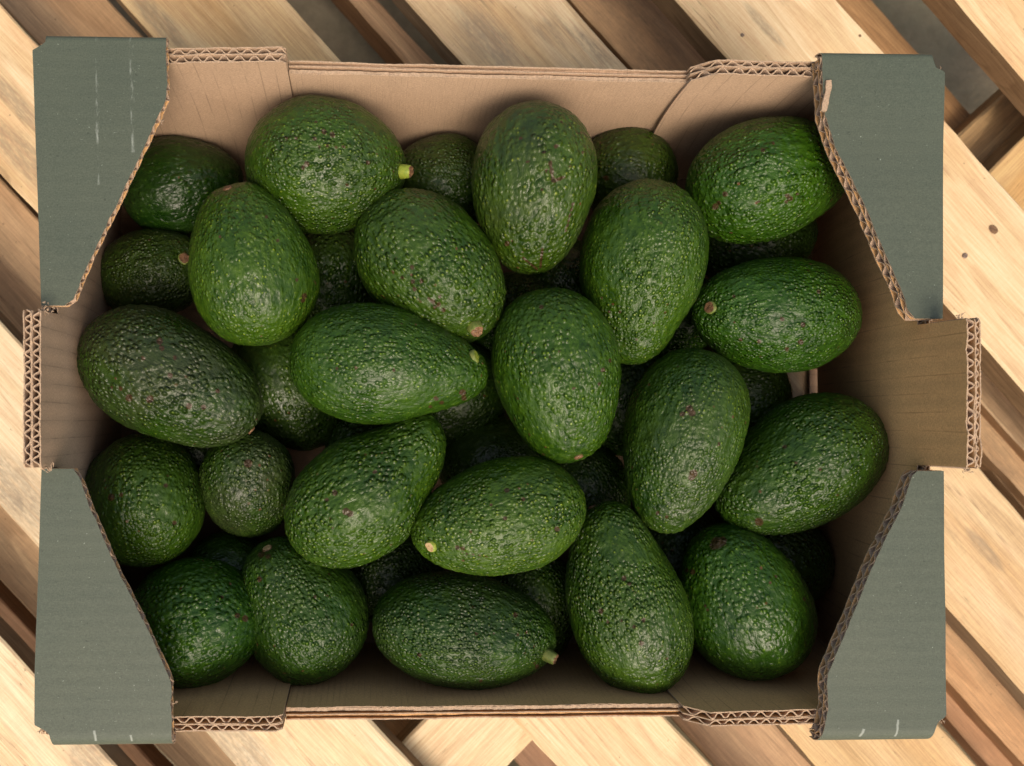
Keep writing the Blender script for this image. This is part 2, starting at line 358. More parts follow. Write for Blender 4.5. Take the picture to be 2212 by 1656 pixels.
def wave(u0, u1, wlo, whi, lam, seed=0, per=13):
    n = max(12, int((u1 - u0) / lam * per)); u = np.linspace(u0, u1, n)
    ph = u / lam + .42 * n1(u / lam * .45, seed)
    s = np.sin(2 * math.pi * ph); s = np.sign(s) * np.abs(s) ** .75
    A = (whi - wlo) / 2; return u, (whi + wlo) / 2 + A * s * (1 - .12 * np.abs(n1(u / lam * .8, seed + 5))) + A * .22 * n1(u / lam * 1.3, seed + 6)

# ================================================================ SETTING
g = Geo(); S = 1.6
me = bpy.data.meshes.new('ground'); gz = -.155
nn = 90; gx, gy = np.meshgrid(np.linspace(-4, 4, nn), np.linspace(-4, 4, nn), indexing='ij')
gp = np.stack([gx, gy, gz + .006 * vnoise(np.stack([gx * 6, gy * 6, gx * 0], -1), 3)], -1).reshape(-1, 3)
fs = [(i * nn + j, (i + 1) * nn + j, (i + 1) * nn + j + 1, i * nn + j + 1) for i in range(nn - 1) for j in range(nn - 1)]
me.from_pydata(gp.tolist(), [], fs); me.materials.append(ground_mat()); tag(link('ground', me), kind='structure')

pallet = empty('wooden_pallet', (.07, 0, gz))
tag(pallet, 'pallet of pale diagonal pine boards with wide gaps, under the box', 'pallet')
def board(name, e0, e1, ztop, th, mat, col=(1, 1, 1, .3), ext=(-.5, .5), seed=0, side=PINE_SIDE, wane=0.0, stains=()):
    """board between two edge lines, each given by two photo points at the height of its top"""
    A0, A1 = at(*e0[0], ztop), at(*e0[1], ztop); B0, B1 = at(*e1[0], ztop), at(*e1[1], ztop)
    d = (A1 - A0); d /= np.linalg.norm(d); d2 = (B1 - B0); d2 /= np.linalg.norm(d2); ax = d + d2; ax /= np.linalg.norm(ax)
    ax = np.array([ax[0], ax[1], 0]); yv = np.array([-ax[1], ax[0], 0])
    mid = (A0 + A1 + B0 + B1) / 4
    n = 150; xs = np.linspace(ext[0], ext[1], n)
    def edge(Q0, Q1):
        x0, y0 = (Q0 - mid) @ ax, (Q0 - mid) @ yv; x1, y1 = (Q1 - mid) @ ax, (Q1 - mid) @ yv
        return y0 + (xs - x0) * (y1 - y0) / (x1 - x0)
    ya, yb = edge(A0, A1), edge(B0, B1)
    if ya.mean() > yb.mean(): ya, yb = yb, ya
    ya = ya + .0006 * n1(xs * 60, seed) + .0009 * n1(xs * 14, seed + 1) - wane * np.abs(n1(xs * 9, seed + 8))
    yb = yb + .0006 * n1(xs * 60, seed + 2) + .0009 * n1(xs * 14, seed + 3)
    c = .0012
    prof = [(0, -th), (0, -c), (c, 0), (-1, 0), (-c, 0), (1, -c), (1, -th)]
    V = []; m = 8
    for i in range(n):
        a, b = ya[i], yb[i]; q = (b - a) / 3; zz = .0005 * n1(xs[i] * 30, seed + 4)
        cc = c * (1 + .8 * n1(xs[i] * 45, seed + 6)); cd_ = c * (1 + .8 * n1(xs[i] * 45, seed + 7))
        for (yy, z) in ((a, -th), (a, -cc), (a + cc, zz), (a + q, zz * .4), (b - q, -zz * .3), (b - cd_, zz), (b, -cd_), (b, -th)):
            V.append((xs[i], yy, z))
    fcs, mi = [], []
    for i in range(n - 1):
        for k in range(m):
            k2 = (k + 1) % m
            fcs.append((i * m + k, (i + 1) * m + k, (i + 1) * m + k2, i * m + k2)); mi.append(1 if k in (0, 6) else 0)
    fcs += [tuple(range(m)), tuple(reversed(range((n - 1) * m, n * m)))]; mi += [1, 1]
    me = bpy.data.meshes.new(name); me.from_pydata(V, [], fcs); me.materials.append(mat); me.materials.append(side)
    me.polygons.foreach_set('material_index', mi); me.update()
    o = link(name, me, pallet); ang = math.atan2(ax[1], ax[0])
    o.matrix_parent_inverse = Matrix.Identity(4)
    o.location = (mid[0] - pallet.location.x, mid[1] - pallet.location.y, ztop - gz); o.rotation_euler = (0, 0, ang); o.color = col
    for nm, (px, py, rl, rw) in zip(('stain_a', 'stain_b'), stains):
        q = at(px, py, ztop) - mid; o[nm] = [float(q @ ax), float(q @ yv), 0.0]; o[nm + '_size'] = [1 / rl, 1 / rw, 0.0]
    return o
DZ, DT = -.003, .018
# deck boards: (lower-left edge line, upper-right edge line)
deck = [
    (((-300, 1190), (100, 1625)), ((0, 1394), (269, 1685)), None),
]
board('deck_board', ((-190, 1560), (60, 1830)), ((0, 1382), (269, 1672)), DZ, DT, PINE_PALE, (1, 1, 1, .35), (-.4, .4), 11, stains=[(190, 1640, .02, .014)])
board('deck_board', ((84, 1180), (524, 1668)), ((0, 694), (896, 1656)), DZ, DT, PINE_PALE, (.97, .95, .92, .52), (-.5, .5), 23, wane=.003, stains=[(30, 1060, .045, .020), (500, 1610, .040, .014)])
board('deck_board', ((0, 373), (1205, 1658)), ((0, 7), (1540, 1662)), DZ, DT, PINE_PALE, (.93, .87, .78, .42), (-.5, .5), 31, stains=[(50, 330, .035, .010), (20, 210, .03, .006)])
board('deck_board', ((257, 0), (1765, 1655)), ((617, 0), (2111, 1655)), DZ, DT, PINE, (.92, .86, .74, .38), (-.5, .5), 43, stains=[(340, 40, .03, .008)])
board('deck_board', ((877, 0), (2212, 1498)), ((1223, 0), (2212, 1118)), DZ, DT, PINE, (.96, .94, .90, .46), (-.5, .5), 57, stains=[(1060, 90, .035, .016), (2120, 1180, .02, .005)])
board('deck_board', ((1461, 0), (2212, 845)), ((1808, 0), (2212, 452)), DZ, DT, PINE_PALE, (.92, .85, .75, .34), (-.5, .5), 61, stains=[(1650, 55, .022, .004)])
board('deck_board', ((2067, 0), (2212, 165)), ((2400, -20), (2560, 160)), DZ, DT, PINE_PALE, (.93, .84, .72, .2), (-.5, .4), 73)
# cross boards under the deck
CZ = DZ - DT - .001
board('cross_board', ((590, 1890), (960, 1513)), ((1040, 1712), (1270, 1480)), CZ, .018, PINE_PALE, (1.0, .96, .9, .2), (-.18, .35), 81)
board('cross_board', ((2040, 320), (2212, 165)), ((2120, 470), (2330, 262)), CZ - .03, .02, PINE_ROUGH, (1.3, 1.1, .8, .4), (-.12, .4), 85)
board('cross_board', ((2110, 400), (2240, 270)), ((2230, 480), (2400, 300)), CZ, .02, PINE, (.9, .8, .6, .3), (-.03, .4), 87)
# bottom boards, seen through the gaps
BZ = -.112
LB = BZ + .04
board('bottom_board', ((700, -60), (940, 210)), ((760, -60), (1000, 200)), LB, .03, PINE_ROUGH, (1.3, 1.1, .95, .3), (-.3, .3), 91)
board('bottom_board', ((1180, -60), (1390, 170)), ((1420, -60), (1600, 140)), LB, .03, PINE_ROUGH, (1.35, 1.2, 1.05, .6), (-.5, .5), 93)
board('bottom_board', ((-60, -60), (240, 260)), ((180, -60), (440, 220)), LB, .02, PINE_ROUGH, (1.25, 1.1, .95, .3), (-.5, .5), 95)
board('bottom_board', ((1715, -20), (1900, 190)), ((1885, 0), (2130, 280)), LB, .03, PINE_ROUGH, (.95, .72, .5, .3), (-.3, .4), 97)
board('bottom_board', ((-200, 560), (60, 850)), ((-60, 320), (200, 600)), LB + .01, .02, PINE_ROUGH, (1.3, 1.12, .95, .35), (-.3, .45), 99)
board('bottom_board', ((-60, 1190), (240, 1510)), ((0, 1060), (500, 1600)), LB + .01, .02, PINE_ROUGH, (1.25, 1.1, .92, .3), (-.4, .45), 101)
board('bottom_board', ((-80, 1390), (200, 1690)), ((-40, 1250), (230, 1540)), LB - .01, .02, PINE_ROUGH, (1.15, .9, .75, .3), (-.4, .45), 103)
board('bottom_board', ((2040, 780), (2220, 980)), ((2120, 700), (2330, 930)), LB + .01, .02, PINE_ROUGH, (1.2, 1.1, 1.0, .5), (-.3, .3), 105)
board('bottom_board', ((1980, 830), (2200, 1080)), ((2060, 780), (2260, 1000)), LB - .01, .02, PINE_ROUGH, (.9, .78, .66, .5), (-.3, .3), 107)
board('bottom_board', ((1390, 1480), (1560, 1670)), ((1600, 1480), (1770, 1670)), LB + .01, .02, PINE_ROUGH, (1.4, 1.2, 1.05, .3), (-.3, .3), 109)
board('bottom_board', ((1600, 1475), (1775, 1670)), ((1690, 1475), (1860, 1670)), LB - .0, .02, PINE_ROUGH, (.8, .55, .38, .25), (-.3, .3), 110)
board('bottom_board', ((1900, 1310), (2200, 1640)), ((2040, 1210), (2360, 1560)), LB + .01, .02, PINE_ROUGH, (1.5, 1.25, 1.05, .3), (-.4, .4), 111)
board('bottom_board', ((2000, 1500), (2150, 1670)), ((1900, 1240), (2220, 1590)), LB - .01, .02, PINE_ROUGH, (1.4, 1.1, .95, .3), (-.4, .4), 112)
board('bottom_board', ((1040, 1560), (1200, 1740)), ((1160, 1540), (1340, 1740)), LB - .01, .02, PINE_ROUGH, (.9, .65, .55, .4), (-.3, .3), 113)
def disc(name, px, py, z, r, mat, h=.0008, seed=0, n=18, el=1.0):
    p = at(px, py, z); V = []; 
    for k, (rr, zz) in enumerate(((1, -.001), (1, h * .6), (.72, h), (.3, h * .7))):
        for i in range(n):
            a = 2 * math.pi * i / n; q = rr * r * (1 + .12 * n1(i * .7 + k, seed)); V.append((q * math.cos(a) * el, q * math.sin(a), zz))
    V.append((0, 0, h * .7)); fs = [(k * n + i, k * n + (i + 1) % n, (k + 1) * n + (i + 1) % n, (k + 1) * n + i) for k in range(3) for i in range(n)]
    fs += [(3 * n + i, 3 * n + (i + 1) % n, 4 * n) for i in range(n)]
    me = bpy.data.meshes.new(name); me.from_pydata(V, [], fs); me.materials.append(mat)
    o = link(name, me, pallet); o.location = (p[0] - pallet.location.x, p[1] - pallet.location.y, z - gz); o.rotation_euler.z = -.8; return o
disc('nail', 2084, 553, DZ, .0017, NAIL, .0005, 1); disc('knot', 2145, 496, DZ, .0024, KNOT, .0004, 2, el=1.4)
disc('nail', 1603, 77, DZ, .0012, NAIL, .0008, 3); disc('nail', 1857, 78, DZ, .001, KNOT, .0004, 4)
disc('nail', 1070, 1573, DZ + .0, .0010, NAIL, .0004, 5) if False else None

# ================================================================ BOX
box = empty('cardboard_box', (0, 0, 0))
tag(box, 'open corrugated cardboard box with dark green corner flaps, full of avocados', 'box')
RZ, CZT, FZ, TZ, TZR = .112, .125, .132, .143, .153     # heights: long rim, corner panel, flap top, tab top
fTL, fTR, fBR, fBL = at(262, 358, 0), at(1755, 358, 0), at(1755, 1390, 0), at(262, 1390, 0)
def lerp(a, b, s): return a + (b - a) * np.asarray(s)[..., None]
ZROWS = tuple(np.arange(.012, .122, .0085)) + (.1244, .136)
def wallmap(F0, F1, T0, T1, zt):
    """inner face between floor line F0-F1 and line T0-T1 at height zt; returns map(u metres, v height, w outwards) and length"""
    Ln = np.linalg.norm(F1 - F0); d = (F1 - F0) / Ln
    out = np.array([d[1], -d[0], 0.0])
    if out @ (F0 - np.array([.07, 0, 0])) < 0: out = -out
    def P(u, v, w_):
        u = np.asarray(u, float); v = np.asarray(v, float) + u * 0; w_ = np.asarray(w_, float) + u * 0
        s = u / Ln; a = lerp(F0, F1, s); b = lerp(T0, T1, s)
        k = np.sin(math.pi / 2 * np.minimum(1, v / .125))[..., None]; p = a + (b - a) * k; p = np.concatenate([p[..., :2], (v + p[..., 2] * 0)[..., None]], -1); return p + out * w_[..., None]
    return P, Ln
# base with a hand hole near the right end
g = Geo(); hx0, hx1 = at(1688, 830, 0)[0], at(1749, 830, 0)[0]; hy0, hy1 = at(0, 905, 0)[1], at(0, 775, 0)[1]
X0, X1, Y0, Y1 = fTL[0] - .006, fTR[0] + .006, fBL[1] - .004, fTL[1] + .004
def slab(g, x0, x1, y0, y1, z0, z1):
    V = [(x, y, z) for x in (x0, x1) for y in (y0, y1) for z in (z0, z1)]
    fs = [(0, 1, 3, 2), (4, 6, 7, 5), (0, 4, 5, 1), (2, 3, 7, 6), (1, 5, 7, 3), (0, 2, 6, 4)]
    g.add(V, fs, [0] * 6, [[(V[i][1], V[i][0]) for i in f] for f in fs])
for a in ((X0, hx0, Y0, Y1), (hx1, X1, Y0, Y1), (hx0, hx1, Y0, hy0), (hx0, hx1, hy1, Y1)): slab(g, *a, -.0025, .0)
g.build('base', [kraft('kraft_base_shaded', (.17, .11, .07))], box)  # kraft darkened so its colour carries the shade between the fruit

def board_part(name, P, u0, u1, lo, hi, layers, mats, seed=0, edge=.00045, uvswap=False):
    """corrugated board standing on its flutes: liners as the part, wavy medium as its sub-part"""
    u = np.linspace(u0, u1, max(30, int((u1 - u0) / .0009)))
    lf = lo if callable(lo) else (lambda q: q * 0 + lo)
    gl = Geo(); gf = Geo(); ws = sorted({w_ for l in layers for w_ in l[:2]})
    f = hi if callable(hi) else (lambda q: q * 0 + hi)
    for k, w_ in enumerate(ws):
        jag = edge * n1(u / .0012, seed + k) + edge * 1.2 * n1(u / .006, seed + 9 + k)
        ribbon(gl, u, w_ + .00032 * n1(u / .012, seed + 20 + k), lf(u), f(u) + jag, .00052, P, (0, 2 if k == len(ws) - 1 else 0, 1), 2, ZROWS)
    for k, (a, b, lam) in enumerate(layers):
        uu, ww = wave(u0 + .0003, u1 - .0003, a + .0004, b - .0004, lam, seed + 30 + k)
        ribbon(gf, uu, ww, lf(uu), f(uu) - .0003 + edge * n1(uu / .0015, seed + 40 + k), 0.00056, P, (0, 0, 1), 2, ZROWS)
    part = gl.build(name, mats + [GREEN], box); gf.build('fluting', [FLUTE, KRAFT_RAW], part); return part

# end walls with the stacking tab (flutes upright)
def end_wall(F0, F1, T0, T1, ty0, ty1, layers, seed, mat, TZ, light_slot=None):
    P, Ln = wallmap(F0, F1, T0, T1, TZ)
    # tab limits in u
    yy0, yy1 = ty0, ty1
    def hi(u):
        p = P(u, TZ, 0)[..., 1]; inside = (p > yy0) & (p < yy1)
        return np.where(inside, TZ, FZ - .007)
    u = np.linspace(-.004, Ln + .004, 400); 
    us = u[(P(u, TZ, 0)[:, 1] > yy0) & (P(u, TZ, 0)[:, 1] < yy1)]; r = .0025
    def hit(q):
        e = np.minimum(q - us[0], us[-1] - q); top = TZ - np.where(e < r, r - np.sqrt(np.maximum(0, r * r - (r - np.clip(e, 0, r)) ** 2)), 0) * .7
        return np.where((q >= us[0]) & (q <= us[-1]), top, FZ - .0075)
    def low(q):  # slot added at the wall foot to let light onto the base hole
        if not light_slot: return q * 0
        y = P(q, 0, 0)[..., 1]; return np.where((y > light_slot[0]) & (y < light_slot[1]), .012, 0.0)
    return board_part('end_wall', P, -.002, Ln + .002, low, hit, layers, [mat, KRAFT_RAW], seed)
XL_IN, XR_IN = at(75, 828, FZ)[0] + .0068, at(2037, 828, FZ)[0] - .0060
end_wall(fBL, fTL, np.array([XL_IN, fBL[1] - .001, TZ]), np.array([XL_IN, fTL[1] + .001, TZ]), at(90, 1012, TZ)[1], at(90, 666, TZ)[1],
         [(0, .0033, .0049), (.0036, .0066, .0049)], 200, KRAFT, TZ)
end_wall(fBR, fTR, np.array([XR_IN, fBR[1] - .001, TZR]), np.array([XR_IN, fTR[1] + .001, TZR]), at(2100, 1017, TZR)[1], at(2100, 684, TZR)[1],
         [(0, .0034, .0052), (.0036, .0056, .0045)], 230, KRAFT_WARM_LIT, TZR, light_slot=(at(0, 870, 0)[1], at(0, 795, 0)[1]))
# corner panels (end wall turned along the long side)
def corner_panel(F0, F1, T0, T1, x0, x1, chL, chR, seed, mat, lam=.0072):
    P, Ln = wallmap(F0, F1, T0, T1, CZT)
    sx = (T1[0] - T0[0]) / Ln; u0, u1 = (x0 - T0[0]) / sx, (x1 - T0[0]) / sx
    def hi(q):
        e = np.maximum(0, np.maximum((chR - (u1 - q)), (chL - (q - u0)))) * (1 if max(chL, chR) > .003 else 1)
        return CZT - e * .85
    return board_part('corner_panel', P, u0, u1, .0005, hi, [(-.0028, .0004, lam), (.0007, .0034, lam * .97)], [mat, KRAFT_RAW], seed)
DYP = np.array([0, .0055, 0])
def tline(p, q, z):
    a, b = at(*p, z), at(*q, z); m_ = (b[1] - a[1]) / (b[0] - a[0])
    return [np.array([X_, a[1] + m_ * (X_ - a[0]), z]) for X_ in (XL_IN, XR_IN)]
xl, xr = at(617, 120, CZT)[0], at(1508, 150, CZT)[0]
xl0, xr1 = XL_IN + .0005, XR_IN - .0005
corner_panel(fTL - DYP * .6, fTR - DYP * .6, *tline((370, 123), (615, 119), CZT), xl0, xl, 0, .002, 300, KRAFT)
corner_panel(fTL - DYP, fTR - DYP, *tline((1553, 146), (1755, 152), CZT), xr, xr1, .010, 0, 320, KRAFT)
xlb, xrb = at(610, 1560, CZT)[0], at(1492, 1540, CZT)[0]
corner_panel(fBL + DYP * .6, fBR + DYP * .6, *tline((376, 1563), (605, 1563), CZT), xl0, xlb, 0, .003, 340, KRAFT_WARM_LIT)
corner_panel(fBL + DYP, fBR + DYP, *tline((1553, 1553), (1765, 1547), CZT), xrb, xr1, .010, 0, 360, KRAFT_WARM_LIT)
# long walls: flutes run lengthways, so the rim shows folded, crushed strips
def long_wall(F0, F1, T0, T1, x0, x1, seed, mat):
    P, Ln = wallmap(F0, F1, T0, T1, RZ)
    sx = (T1[0] - T0[0]) / Ln; u0, u1 = (x0 - T0[0]) / sx, (x1 - T0[0]) / sx
    u = np.linspace(u0, u1, 420); g = Geo()
    def sw(u_, v_, w_): return P(u_, v_, w_)
    step = .0004 * (n1(u / .06, seed) + n1(u / .02, seed + 1))
    jag = lambda k, a=.0004: a * n1(u / .0016, seed + k) + a * .8 * n1(u / .008, seed + k + 50) + step
    for k, (w_, th, dz, mi, a) in enumerate([(.0002, .0004, -.0004, 0, .0006), (.0012, .0014, -.0006, 1, .0005), (.0021, .0004, -.0022, 0, .0003),
                                       (.0031, .0005, .0002, 0, .0003), (.0039, .0010, -.0010, 0, .0003), (.0052, .0006, .0002, 0, .0004)]):
        ribbon(g, u, w_ + .0004 * n1(u / .03, seed + 70 + k) , .0005, RZ + dz + jag(k, a), th, sw, (0, 2 if k == 5 else 0, 1 if k in (0, 1, 2, 3, 5) else 0), 2, ZROWS)
    return g.build('side_wall', [mat, KRAFT_RAW, GREEN], box)
yt = at(0, 158, RZ)[1]
long_wall(fTL, fTR, *tline((625, 158), (1590, 181), RZ), xl + .0003, xr + .003, 400, KRAFT_SIDE)
long_wall(fBL, fBR, *tline((615, 1530), (1473, 1521), RZ), xlb + .0003, xrb + .003, 430, kraft('kraft_liner_front_warm_lit', (.57, .335, .15), lam=.0032))  # front liner colour also holds warm bounced light

# green corner flaps (flutes across, so the slanted cut shows the honeycomb)
def flap(inner, outer, top_y, bot_y, bend_top, bend_bot, R, layers, seed, label=None):
    """inner/outer: photo points of the two long edges; y runs down the photo"""
    z = FZ
    ip = np.array([at(*p, z) for p in inner]); op = np.array([at(*p, z) for p in outer])
    xm = (inner[0][0] + outer[0][0]) / 2; xb_ = (inner[-1][0] + outer[-1][0]) / 2; ys = at(xm, top_y, z)[1]; ye = at(xb_, bot_y, z - (R if bend_bot else 0))[1]              # ys > ye
    xin = lambda y: np.interp(-y, -ip[:, 1], ip[:, 0]); xout = lambda y: np.interp(-y, -op[:, 1], op[:, 0])
    yb_t = ys - R * 1.0 if bend_top else None; yb_b = ye + R * 1.0 if bend_bot else None
    drop = .002
    s_hi = ys if not bend_top else yb_t + R * math.pi / 2 + drop
    s_lo = ye if not bend_bot else yb_b - R * math.pi / 2 - drop
    sag = lambda x: 0
    def fold(s, zoff):
        y = s.copy(); zz = z + zoff
        if bend_top:
            t_ = np.clip((s - yb_t) / R, 0, math.pi / 2); ex = np.maximum(0, s - yb_t - R * math.pi / 2)
            m_ = s > yb_t; y = np.where(m_, yb_t + (R + zoff) * np.sin(t_), y); zz = np.where(m_, z - R + (R + zoff) * np.cos(t_) - ex, zz)
        if bend_bot:
            t_ = np.clip((yb_b - s) / R, 0, math.pi / 2); ex = np.maximum(0, yb_b - s - R * math.pi / 2)
            m_ = s < yb_b; y = np.where(m_, yb_b - (R + zoff) * np.sin(t_), y); zz = np.where(m_, z - R + (R + zoff) * np.cos(t_) - ex, zz)
        return y, zz
    def P(u, v, w_):
        y, zz = fold(np.asarray(u, float), np.asarray(w_, float) + 0 * u); return np.stack([v + 0 * u, y, zz + .0004 * n1(u / .03, seed)], -1)
    n = int((s_hi - s_lo) / .0009); u = np.linspace(s_lo, s_hi, n)
    yy, _ = fold(u, u * 0)
    left = xin(0) > xout(0)
    def ed(uu, k):
        y_, _ = fold(uu, uu * 0)
        j = .00030 * n1(uu / .0013, seed + k) + .0004 * n1(uu / .005, seed + k + 7)
        return np.clip(xout(y_), -9, 9), xin(y_) + j
    total = layers[-1][1]; gl, gt, gf = Geo(), Geo(), Geo()
    a, b = ed(u, 0); ribbon(gt, u, u * 0, a, b, .0004, P, (1, 0, 1), nv=1)
    for k, (t0, t1, lam) in enumerate(layers):
        a, b = ed(u, 3 + k); ribbon(gl, u, u * 0 - t1, a, b, .0004, P, (0, 0, 1))
        uu, ww = wave(s_lo, s_hi, -t1 + .0004, -t0 - .0004, lam, seed + k, 8)
        a, b = ed(uu, 13 + k); ribbon(gf, uu, ww, a, b, .0004, P, (0, 0, 1))
    o = gl.build('corner_flap', [KRAFT_WARM_LIT, KRAFT_RAW], box)
    gt.build('printed_liner', [GREEN, KRAFT_RAW], o); gf.build('fluting', [FLUTE, KRAFT_RAW], o)
    return o
one = [(0, .0040, .0050)]; two = [(0, .0028, .0060), (.0030, .0068, .0066)]
flap([(359, 70), (360, 212), (338, 262), (304, 333), (266, 413), (200, 552), (180, 597), (160, 648), (140, 662)], [(99, 70), (98, 92), (84, 101), (70, 109), (90, 662)], 77, 661, True, False, .0022, one, 500)
flap([(158, 1011), (175, 1040), (197, 1102), (259, 1243), (312, 1344), (370, 1472), (371, 1603)], [(90, 1011), (87, 1102), (76, 1438), (75, 1566), (84, 1571), (100, 1580), (107, 1587), (109, 1604)], 1013, 1604, False, True, .0075, one, 520)
flap([(1772, 105), (1776, 168), (1781, 249), (1805, 319), (1859, 427), (1912, 551), (1946, 625), (1962, 672), (1978, 690)], [(2012, 105), (2014, 128), (2021, 148), (2040, 156), (2036, 430), (2036, 692)], 114, 689, True, False, .0022, two, 540)
flap([(1984, 1014), (1970, 1028), (1943, 1104), (1889, 1213), (1832, 1351), (1788, 1458), (1787, 1535), (1776, 1596)], [(2037, 1014), (2039, 1200), (2044, 1545), (2040, 1551), (2026, 1560), (2020, 1577), (2018, 1594)], 1018, 1594, False, True, .0075, two, 560)
# frayed bits: torn corner tufts and the lifted strip on the right flap
def tuft(px, py, z, r, seed, mat=KRAFT_RAW, n=14, long=1.0, ang=0, name='torn_paper'):
    rng = random.Random(seed); g = Geo(); c = at(px, py, z)
    for k in range(n):
        a = rng.random() * 6.28; d = r * rng.random(); p = c + np.array([d * math.cos(a) * long, d * math.sin(a), rng.uniform(-.001, .0006)])
        ca, sa = math.cos(ang), math.sin(ang); q = p - c; p = c + np.array([q[0] * ca - q[1] * sa, q[0] * sa + q[1] * ca, q[2]])
        s = r * rng.uniform(.25, .6); A, B, C_ = [p + s * np.array([rng.uniform(-1, 1), rng.uniform(-1, 1), rng.uniform(-.5, .5)]) for _ in range(3)]
        nrm = np.cross(B - A, C_ - A); nrm = nrm / (np.linalg.norm(nrm) + 1e-9) * .00015
        V = [A - nrm, B - nrm, C_ - nrm, A + nrm, B + nrm, C_ + nrm]
        fs = [(0, 2, 1), (3, 4, 5), (0, 1, 4, 3), (1, 2, 5, 4), (2, 0, 3, 5)]
        g.add(V, fs, [0] * 5, [[(0, 0)] * len(f) for f in fs])
    return g.build(name, [mat], box)
tuft(2026, 152, FZ - .002, .0016, 1, n=7); tuft(2030, 1557, FZ - .001, .0024, 2); tuft(92, 1578, FZ - .002, .0028, 3); tuft(90, 100, FZ - .001, .0012, 4, n=6)
tuft(100, 668, TZ - .004, .0028, 5); tuft(100, 1010, TZ - .004, .0028, 6); tuft(2078, 688, TZ - .003, .0024, 7); tuft(2085, 1014, TZ - .003, .0024, 8)
tuft(352, 262, FZ, .0016, 9, n=7); tuft(376, 1520, FZ - .001, .0016, 10, n=8)
def strip(pts, z, wd, name, mat, seed):
    g = Geo(); Pn = [at(x, y, z) for x, y in pts]
    q = np.array(Pn); s = np.linspace(0, 1, 26); t_ = np.linspace(0, 1, len(q))
    c = np.stack([np.interp(s, t_, q[:, i]) for i in range(3)], -1); tg = np.gradient(c, axis=0); tg /= np.linalg.norm(tg, axis=1)[:, None]
    sd_ = np.stack([-tg[:, 1], tg[:, 0], tg[:, 0] * 0], -1); wv = wd * (1 + .35 * n1(s * 9, seed))[:, None] / 2
    up = np.array([0, 0, .0009]); V = np.concatenate([c - sd_ * wv, c + sd_ * wv, c - sd_ * wv + up, c + sd_ * wv + up * 1.6]); n = 26
    fs = []
    for i in range(n - 1):
        fs += [(i, i + 1, n + i + 1, n + i), (2 * n + i, 3 * n + i, 3 * n + i + 1, 2 * n + i + 1), (i, 2 * n + i, 2 * n + i + 1, i + 1), (n + i, n + i + 1, 3 * n + i + 1, 3 * n + i)]
    fs += [(0, n, 3 * n, 2 * n), (n - 1, 3 * n - 1, 4 * n - 1, 2 * n - 1)]
    g.add(V, fs, [0] * len(fs), [[(0, 0)] * 4 for _ in fs]); return g.build(name, [mat], box)
strip([(1787, 176), (1787, 195), (1782, 215), (1777, 242)], FZ + .0004, .0022, 'torn_strip', KRAFT_RAW, 3)
# ================================================================ AVOCADOS
# B, S: photo points of blossom end and stem end of the outline; W: width in photo px; z: height of the centre; e: stem end raised (deg)
# k: egg taper, n: neck, bend; col: tint + blush; stem: (px, py, kind) ; label
A = []
def avo(B, S_, W, z, e=0, k=.12, n=0.0, bend=0.0, col=(1, 1, 1), blush=0.0, stem=None, label='', lay=1):
    A.append(dict(B=B, S=S_, W=W, z=z, e=e, k=k, n=n, bend=bend, col=col, blush=blush, stem=stem, label=label, lay=lay))
#AVOTABLE
exec_table = None
avo((532, 345), (880, 374), 284, .085, 0, .10, 0, 0, (1.15, 1.15, 1), .15, (872, 370, 'yellow'), 'plump avocado with a yellow stub of stem, by the back wall left of the middle')
avo((578, 752), (508, 398), 278, .096, 6, .18, 0, 0, (1.35, 1.3, 1.1), 0, (490, 402, 'scar'), 'bright green upright avocado leaning between the yellow-stemmed one and the dark one at left')
avo((800, 440), (1058, 720), 272, .088, 4, .10, 0, 0, (1.15, 1.15, 1), .15, (1026, 710, 'cut'), 'avocado with purple specks and a round brown cut stem at its lower right end')
avo((1152, 228), (1148, 600), 268, .094, -8, .16, 0, 0, (1.2, 1.05, 1.2), .35, None, 'avocado with dark red scratches, standing tallest against the middle of the back wall')
avo((1402, 390), (1364, 788), 270, .090, -4, .20, .05, 0, (1.2, 1.2, 1.1), 0, None, 'pear shaped avocado pointing down, right of the one with red scratches')
avo((1478, 425), (1838, 352), 268, .088, -8, .14, 0, 0, (.95, 1.15, 1), 0, None, 'glossy avocado in the back right corner, its neck under the green flap')
avo((1857, 698), (1489, 662), 258, .086, 8, .12, 0, 0, (.9, 1.15, 1), 0, (1531, 664, 'disc'), 'pebbly avocado with a round brown stem scar at its left end, near the right wall')
avo((1880, 896), (1562, 1124), 262, .084, -8, .14, 0, 0, (.95, 1.05, 1), .1, None, 'lowest of the large avocados touching the right end wall, tip hidden to the left')
avo((1168, 625), (1238, 999), 274, .095, -4, .10, 0, 0, (1.15, 1.2, 1), 0, (1252, 992, 'scar'), 'glossy oval avocado in the very middle of the box with a shiny wet patch')
avo((628, 768), (1056, 812), 258, .098, 0, .22, .03, .0, (1, 1.1, 1), 0, (1032, 768, 'flat'), 'long pear shaped avocado lying flat left of the middle, neck to the right')
avo((180, 722), (566, 918), 272, .088, 0, .16, 0, .0, (.66, .74, .75), .50, (552, 938, 'scar'), 'large dark purplish avocado resting against the left end wall')
avo((1512, 756), (1430, 1152), 254, .089, -2, .20, 0, 0, (1, 1.05, 1), .2, None, 'avocado with dark pits pointing down, between the middle one and the right wall')
avo((1266, 1078), (884, 1160), 258, .095, 6, .14, 0, 0, (1.45, 1.35, 1.1), 0, (926, 1182, 'cream'), 'lightest green avocado with a cream stem scar at its lower left end')
avo((634, 1180), (968, 938), 262, .090, 2, .17, .08, .15, (1.15, 1.15, 1.1), 0, None, 'avocado with a curved neck pointing up right, left of the cream scarred one')
avo((1408, 1502), (1282, 1078), 258, .084, 2, .20, .04, -.06, (1.15, 1.15, 1), .1, (1272, 1081, 'scar'), 'long necked avocado standing against the front wall, right of the middle')
